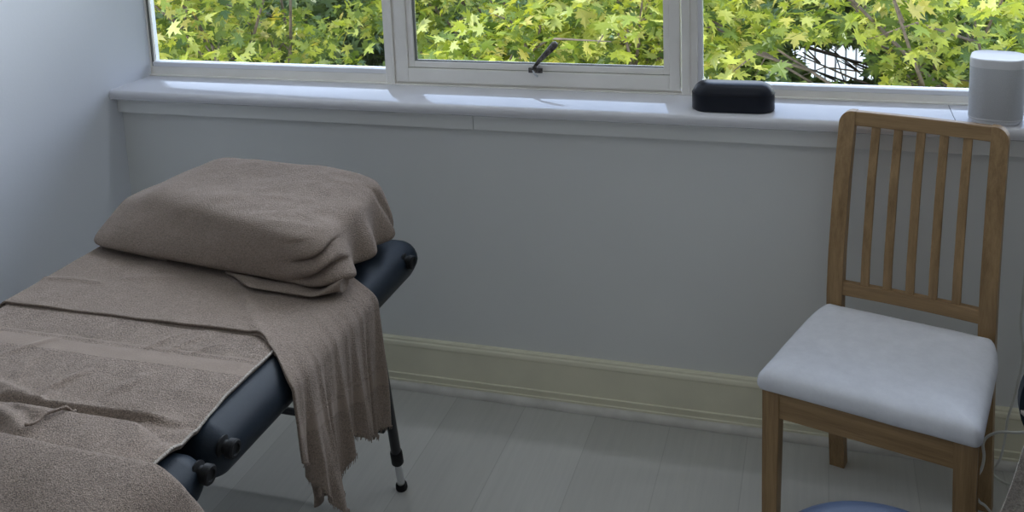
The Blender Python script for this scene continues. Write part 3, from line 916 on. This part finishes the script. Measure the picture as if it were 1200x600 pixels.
# ------------------------------------------------------------------ navy round-backed chair at the right edge with a towel over it
nc = thing('swivel_chair', 'navy round-backed chair at the right edge, mostly under a pale towel', 'chair', (2.690, -.87, 0))
lathe('seat', [(.05, .40), (.19, .40), (.205, .415), (.207, .435), (.195, .455), (.16, .462), (.02, .464)], M['stool_vinyl'], nc, 48)
lathe('gas_column', [(.028, .08), (.028, .22), (.018, .222), (.018, .40)], M['alu'], nc, 24)
for k in range(5):
    a = 2 * PI * k / 5
    e = Vector((.22 * math.cos(a), .22 * math.sin(a), .065)); c = Vector((.02 * math.cos(a), .02 * math.sin(a), .11))
    l = tube('base_arm', [c, e], [.020, .012], M['black_metal'], nc, 10)
    ax = Vector((-math.sin(a), math.cos(a), 0))
    tube('caster', [e + Vector((0, 0, -.040)) - ax * .016, e + Vector((0, 0, -.040)) + ax * .016], .025, M['black_rubber'], l, 18)
lathe('backrest', [(.02, -.028), (.09, -.030), (.122, -.020), (.130, 0), (.122, .020), (.09, .028), (.02, .030)], M['vinyl'], nc, 48, (-.100, .170, .600), (-.35, .9, .15))
tube('back_support', [(-.02, .05, .41), (-.08, .17, .43), (-.10, .205, .54)], .012, M['black_metal'], nc, 10)
def side_towel(u, v):
    # drapes over the chair, flaring toward the floor
    z = interp([(0, .580), (.1, .592), (.2, .580), (.35, .50), (1, .10)], v)
    k = clamp((.585 - z) / .48)
    xl_ = 2.472 - .122 * k ** .85 + .010 * math.sin(6 * k)
    x = lerp(xl_, xl_ + .36 + .1 * k, u)
    y = -.765 - .13 * math.sin(PI * (.15 + .35 * u)) * (1 + .4 * k) + .014 * math.sin(u * 22 + 2 * k) * (.3 + k)
    if v < .2: y += .075 * (1 - v / .2)
    return (x, y, z)
stw = cloth('towel', 70, 60, side_towel, M['towel_pale'], None, .006)
tag(stw, 'pale taupe towel hanging over the navy chair at the right edge', 'towel')
# loose cord loop by the chair leg
pts = [(2.62, -.47, .375), (2.56, -.45, .364), (2.520, -.45, .357), (2.491, -.45, .354), (2.469, -.45, .341), (2.460, -.45, .322), (2.463, -.45, .293), (2.459, -.45, .262), (2.447, -.45, .234), (2.447, -.45, .210), (2.458, -.45, .186), (2.476, -.45, .171), (2.53, -.46, .10), (2.56, -.50, .006), (2.66, -.52, .004)]
cd2 = tube('charging_cord', smooth_path(pts, 8), .0030, M['cable'], None, 8)
tag(cd2, 'white cord looping out from under the pale towel beside the oak chair', 'cord')

# ------------------------------------------------------------------ outside: maples, house, railing
def leaf_shape():
    # five-lobed maple leaf in the xy plane, stem at origin, tip at +y, unit length
    half = [(0, 0), (.08, .03), (.30, -.09), (.21, .10), (.58, .13), (.38, .22), (.62, .50), (.36, .42), (.13, .44), (.24, .70), (.10, .72), (0, 1.05)]
    out = half + [(-x, y) for x, y in half[-2:0:-1]]
    return out
LS = leaf_shape()
def add_leaf(V, F, p, size, rnd, tilt_bias):
    # orientation: blade hangs outward, mostly facing up
    yaw = rnd.uniform(0, 2 * PI); pitch = rnd.gauss(-.40, .52); roll = rnd.gauss(0, .60)
    R = Matrix.Rotation(yaw, 3, 'Z') @ Matrix.Rotation(pitch, 3, 'X') @ Matrix.Rotation(roll, 3, 'Y')
    n0 = len(V)
    V.append(p + R @ Vector((0, .36 * size, -.02 * size)))
    for x, y in LS:
        z = .10 * abs(x) - .18 * (y - .3) ** 2 - (.10 * x * x)
        V.append(p + R @ Vector((x * size, y * size, z * size)))
    k = len(LS)
    for i in range(k): F.append((n0, n0 + 1 + i, n0 + 1 + (i + 1) % k))
def maple(loc, clumps, per, mat, label, seed, size=(.045, .095), spread=1.0, group='maples outside the window', gapfn=None):
    rnd = random.Random(seed)
    t = thing('maple_tree', label, 'tree', loc, group)
    L = Vector(loc)
    V, F = tube_geo([(0, 0, 0), (.05, .03, (clumps[0][2] - loc[2]) * .5), (0, 0, 4.4 if loc[2] < -2 else 2)], [.16, .12, .05], 10)
    mesh_obj('trunk', V, F, M['bark'], t, smooth=True)
    bv = []; bf = []
    for c in clumps:
        c = Vector(c[:3]) - L
        a = Vector((0, 0, min(4.2, max(1.2, c.z - .8))))
        m = a.lerp(c, .5) + Vector((rnd.uniform(-.15, .15), rnd.uniform(-.15, .15), -.15))
        v_, f_ = tube_geo(smooth_path([a, m, c], 4), [lerp(.020, .005, k / 8) for k in range(9)], 6)
        bf += [tuple(i + len(bv) for i in f) for f in f_]; bv += v_
        for _ in range(2):
            e = c + Vector((rnd.gauss(0, .28), rnd.gauss(0, .25), rnd.uniform(-.2, .32)))
            v_, f_ = tube_geo([c.lerp(m, .2), c.lerp(e, .5) + Vector((0, 0, .03)), e], [.008, .006, .002], 5)
            bf += [tuple(i + len(bv) for i in f) for f in f_]; bv += v_
    mesh_obj('branches', bv, bf, M['bark'], t, smooth=True)
    V = []; F = []
    for (cx, cy, cz, *r) in clumps:
        r = r[0] if r else .42
        for _ in range(int(per * (r / .42) ** 2)):
            # umbrella shaped sprays
            a = rnd.uniform(0, 2 * PI); rr = r * math.sqrt(rnd.random())
            dz = r * .55 * (1 - (rr / r) ** 2) - r * .25 + rnd.gauss(0, .06)
            p = Vector((cx + rr * math.cos(a) * 1.15, cy + rr * math.sin(a), cz + dz))
            if gapfn and gapfn(p): continue
            add_leaf(V, F, p - L, rnd.uniform(*size), rnd, 0)
    f = mesh_obj('foliage', V, F, mat, t)
    return t
def gap(p):   # the opening between two crowns through which the street shows
    g = Vector((2.15, 2.0, .58)).lerp(Vector((2.27, 8.0, -.70)), (p.y - 2.0) / 6.0)
    s = .18 + .030 * (p.y - 2)
    return abs(p.x - g.x + .5 * (p.z - g.z)) < s * 1.1 and abs(p.z - g.z) < s * .62
rnd = random.Random(21)
def clump_field(x0, x1, y0, y1, ztop, zlow, n, r0=.3, r1=.5):
    out = []
    for _ in range(n):
        y = rnd.uniform(y0, y1)
        out.append((rnd.uniform(x0, x1), y, rnd.uniform(zlow, ztop), rnd.uniform(r0, r1)))
    return out
maple((-1.7, 3.6, -4.6), clump_field(-3.7, -.85, 2.0, 3.6, 1.2, -.7, 50), 235, M['leaf'], 'maple with lobed yellow-green leaves seen through the left window pane', 1, gapfn=gap)
maple((.75, 3.5, -4.6), clump_field(-.45, 1.60, 1.9, 3.5, 1.2, -.6, 46), 235, M['leaf'], 'maple with lobed yellow-green leaves seen through the middle hinged window', 2, gapfn=gap)
maple((3.3, 3.4, -4.6), clump_field(1.75, 4.8, 1.9, 3.5, 1.15, -.6, 58), 235, M['leaf'], 'maple with lobed yellow-green leaves seen through the right window pane', 3, gapfn=gap)
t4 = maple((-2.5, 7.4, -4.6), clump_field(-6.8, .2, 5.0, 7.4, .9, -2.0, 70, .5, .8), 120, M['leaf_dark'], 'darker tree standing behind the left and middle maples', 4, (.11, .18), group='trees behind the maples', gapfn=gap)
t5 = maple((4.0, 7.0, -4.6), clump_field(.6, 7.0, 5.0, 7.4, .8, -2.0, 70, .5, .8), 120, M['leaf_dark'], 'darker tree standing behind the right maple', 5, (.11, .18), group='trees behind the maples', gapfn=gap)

struct(box('ground', -60, 60, 1.0, 90, -4.7, -4.6, M['lawn']))
hs = thing('house', 'white rendered house glimpsed through the gap in the leaves', 'building', (2.5, 16, -4.6))
box('wall', .9, 4.6, 14, 20, -4.6, 1.2, M['render_white'], hs)
V = [(.5, 13.6, 1.2), (5, 13.6, 1.2), (5, 20.4, 1.2), (.5, 20.4, 1.2), (.5, 17, 3.2), (5, 17, 3.2)]
mesh_obj('roof', V, [(0, 1, 5, 4), (3, 4, 5, 2), (0, 4, 3), (1, 2, 5), (0, 3, 2, 1)], M['slate'], hs)
for x in (1.0, 3.3):
    f_ = box('window', x, x + 1.1, 13.96, 14.0, -1.6, -.2, M['rail'], hs)
    box('pane', x + .08, x + 1.02, 13.94, 13.958, -1.52, -.28, M['dark_glass'], f_)
settle(hs)
rl = thing('railing', 'pale metal railing in front of the white house', 'railing', (2.6, 9.5, -4.6))
tube('top_rail', [(1.2, 9.5, -.88), (4.4, 9.5, -.82)], .022, M['rail'], rl, 8)
tube('bottom_rail', [(1.2, 9.5, -1.5), (4.4, 9.5, -1.44)], .018, M['rail'], rl, 8)
for k in range(28):
    x = 1.25 + k * .115; tube('baluster', [(x, 9.5, -1.5), (x, 9.5, -.86)], .012, M['rail'], rl, 6)
for x in (1.2, 2.8, 4.4): tube('post', [(x, 9.5, -4.6), (x, 9.5, -.8)], .03, M['rail'], rl, 8)
settle(rl)

# ------------------------------------------------------------------ light
w = bpy.data.worlds.new('World'); scene.world = w; w.use_nodes = True
nt = w.node_tree; nt.nodes.clear()
out = nt.nodes.new('ShaderNodeOutputWorld'); bg = nt.nodes.new('ShaderNodeBackground'); bg.inputs[1].default_value = 3.6
tc = nt.nodes.new('ShaderNodeTexCoord'); sx = nt.nodes.new('ShaderNodeSeparateXYZ'); rp = nt.nodes.new('ShaderNodeValToRGB')
e = rp.color_ramp.elements; e[0].position = 0.0; e[0].color = (.85, .9, 1.0, 1); e[1].position = .9; e[1].color = (.38, .56, .95, 1)
nt.links.new(tc.outputs['Generated'], sx.inputs[0]); nt.links.new(sx.outputs['Z'], rp.inputs[0]); nt.links.new(rp.outputs[0], bg.inputs[0]); nt.links.new(bg.outputs[0], out.inputs[0])
def light(name, typ, loc, rot, energy, color, **kw):
    d = bpy.data.lights.new(name, typ); d.energy = energy; d.color = color
    for k, v in kw.items(): setattr(d, k, v)
    o = bpy.data.objects.new(name, d); COL.objects.link(o); o.location = loc; o.rotation_euler = rot; return o
sd = Vector((.72, .30, -.78))       # travel direction of sunlight
sun = light('sun', 'SUN', (0, 0, 10), sd.to_track_quat('-Z', 'Y').to_euler(), 4.6, (1, .96, .86), angle=.01)
# sky light portal in the window opening
po = light('window_portal', 'AREA', (1.7, WY + .03, 1.615), (-PI / 2, 0, 0), 1, (1, 1, 1), shape='RECTANGLE', size=3.4, size_y=1.43)
po.data.cycles.is_portal = True
light('sky_boost_light', 'AREA', (1.7, WY + .05, 1.93), (-PI / 2 + .24, 0, 0), 66, (.86, .92, 1), shape='RECTANGLE', size=3.35, size_y=.78)  # added lamp at the window, boosts the skylight indoors only
# added fill under the ceiling, soft and weak, no real fitting
light('ceiling_fill', 'AREA', (2.0, -2.2, ZC - .03), (0, 0, 0), 3, (.96, .97, 1), shape='RECTANGLE', size=1.6, size_y=1.6)

# ------------------------------------------------------------------ camera
cam_d = bpy.data.cameras.new('Camera'); cam = bpy.data.objects.new('Camera', cam_d); COL.objects.link(cam)
r = Vector((0.95481, 0.29459, -0.03946)); u = Vector((-0.01357, 0.17585, 0.98432)); f = Vector((-0.29691, 0.93930, -0.17190))
Mx = Matrix(((r.x, u.x, -f.x, 2.12201), (r.y, u.y, -f.y, -2.56050), (r.z, u.z, -f.z, 1.61006), (0, 0, 0, 1)))
cam.matrix_world = Mx
cam_d.sensor_fit = 'HORIZONTAL'; cam_d.sensor_width = 36; cam_d.lens = 35.002; cam_d.shift_y = -.2332; cam_d.clip_start = .05; cam_d.clip_end = 300
scene.camera = cam
scene.view_settings.view_transform = 'Standard'; scene.view_settings.look = 'None'; scene.view_settings.exposure = 0.0
scene.cycles.use_denoising = True
scene.cycles.max_bounces = 10; scene.cycles.diffuse_bounces = 6; scene.cycles.transparent_max_bounces = 12
scene.cycles.caustics_reflective = False; scene.cycles.caustics_refractive = False
scene.cycles.sample_clamp_indirect = 6
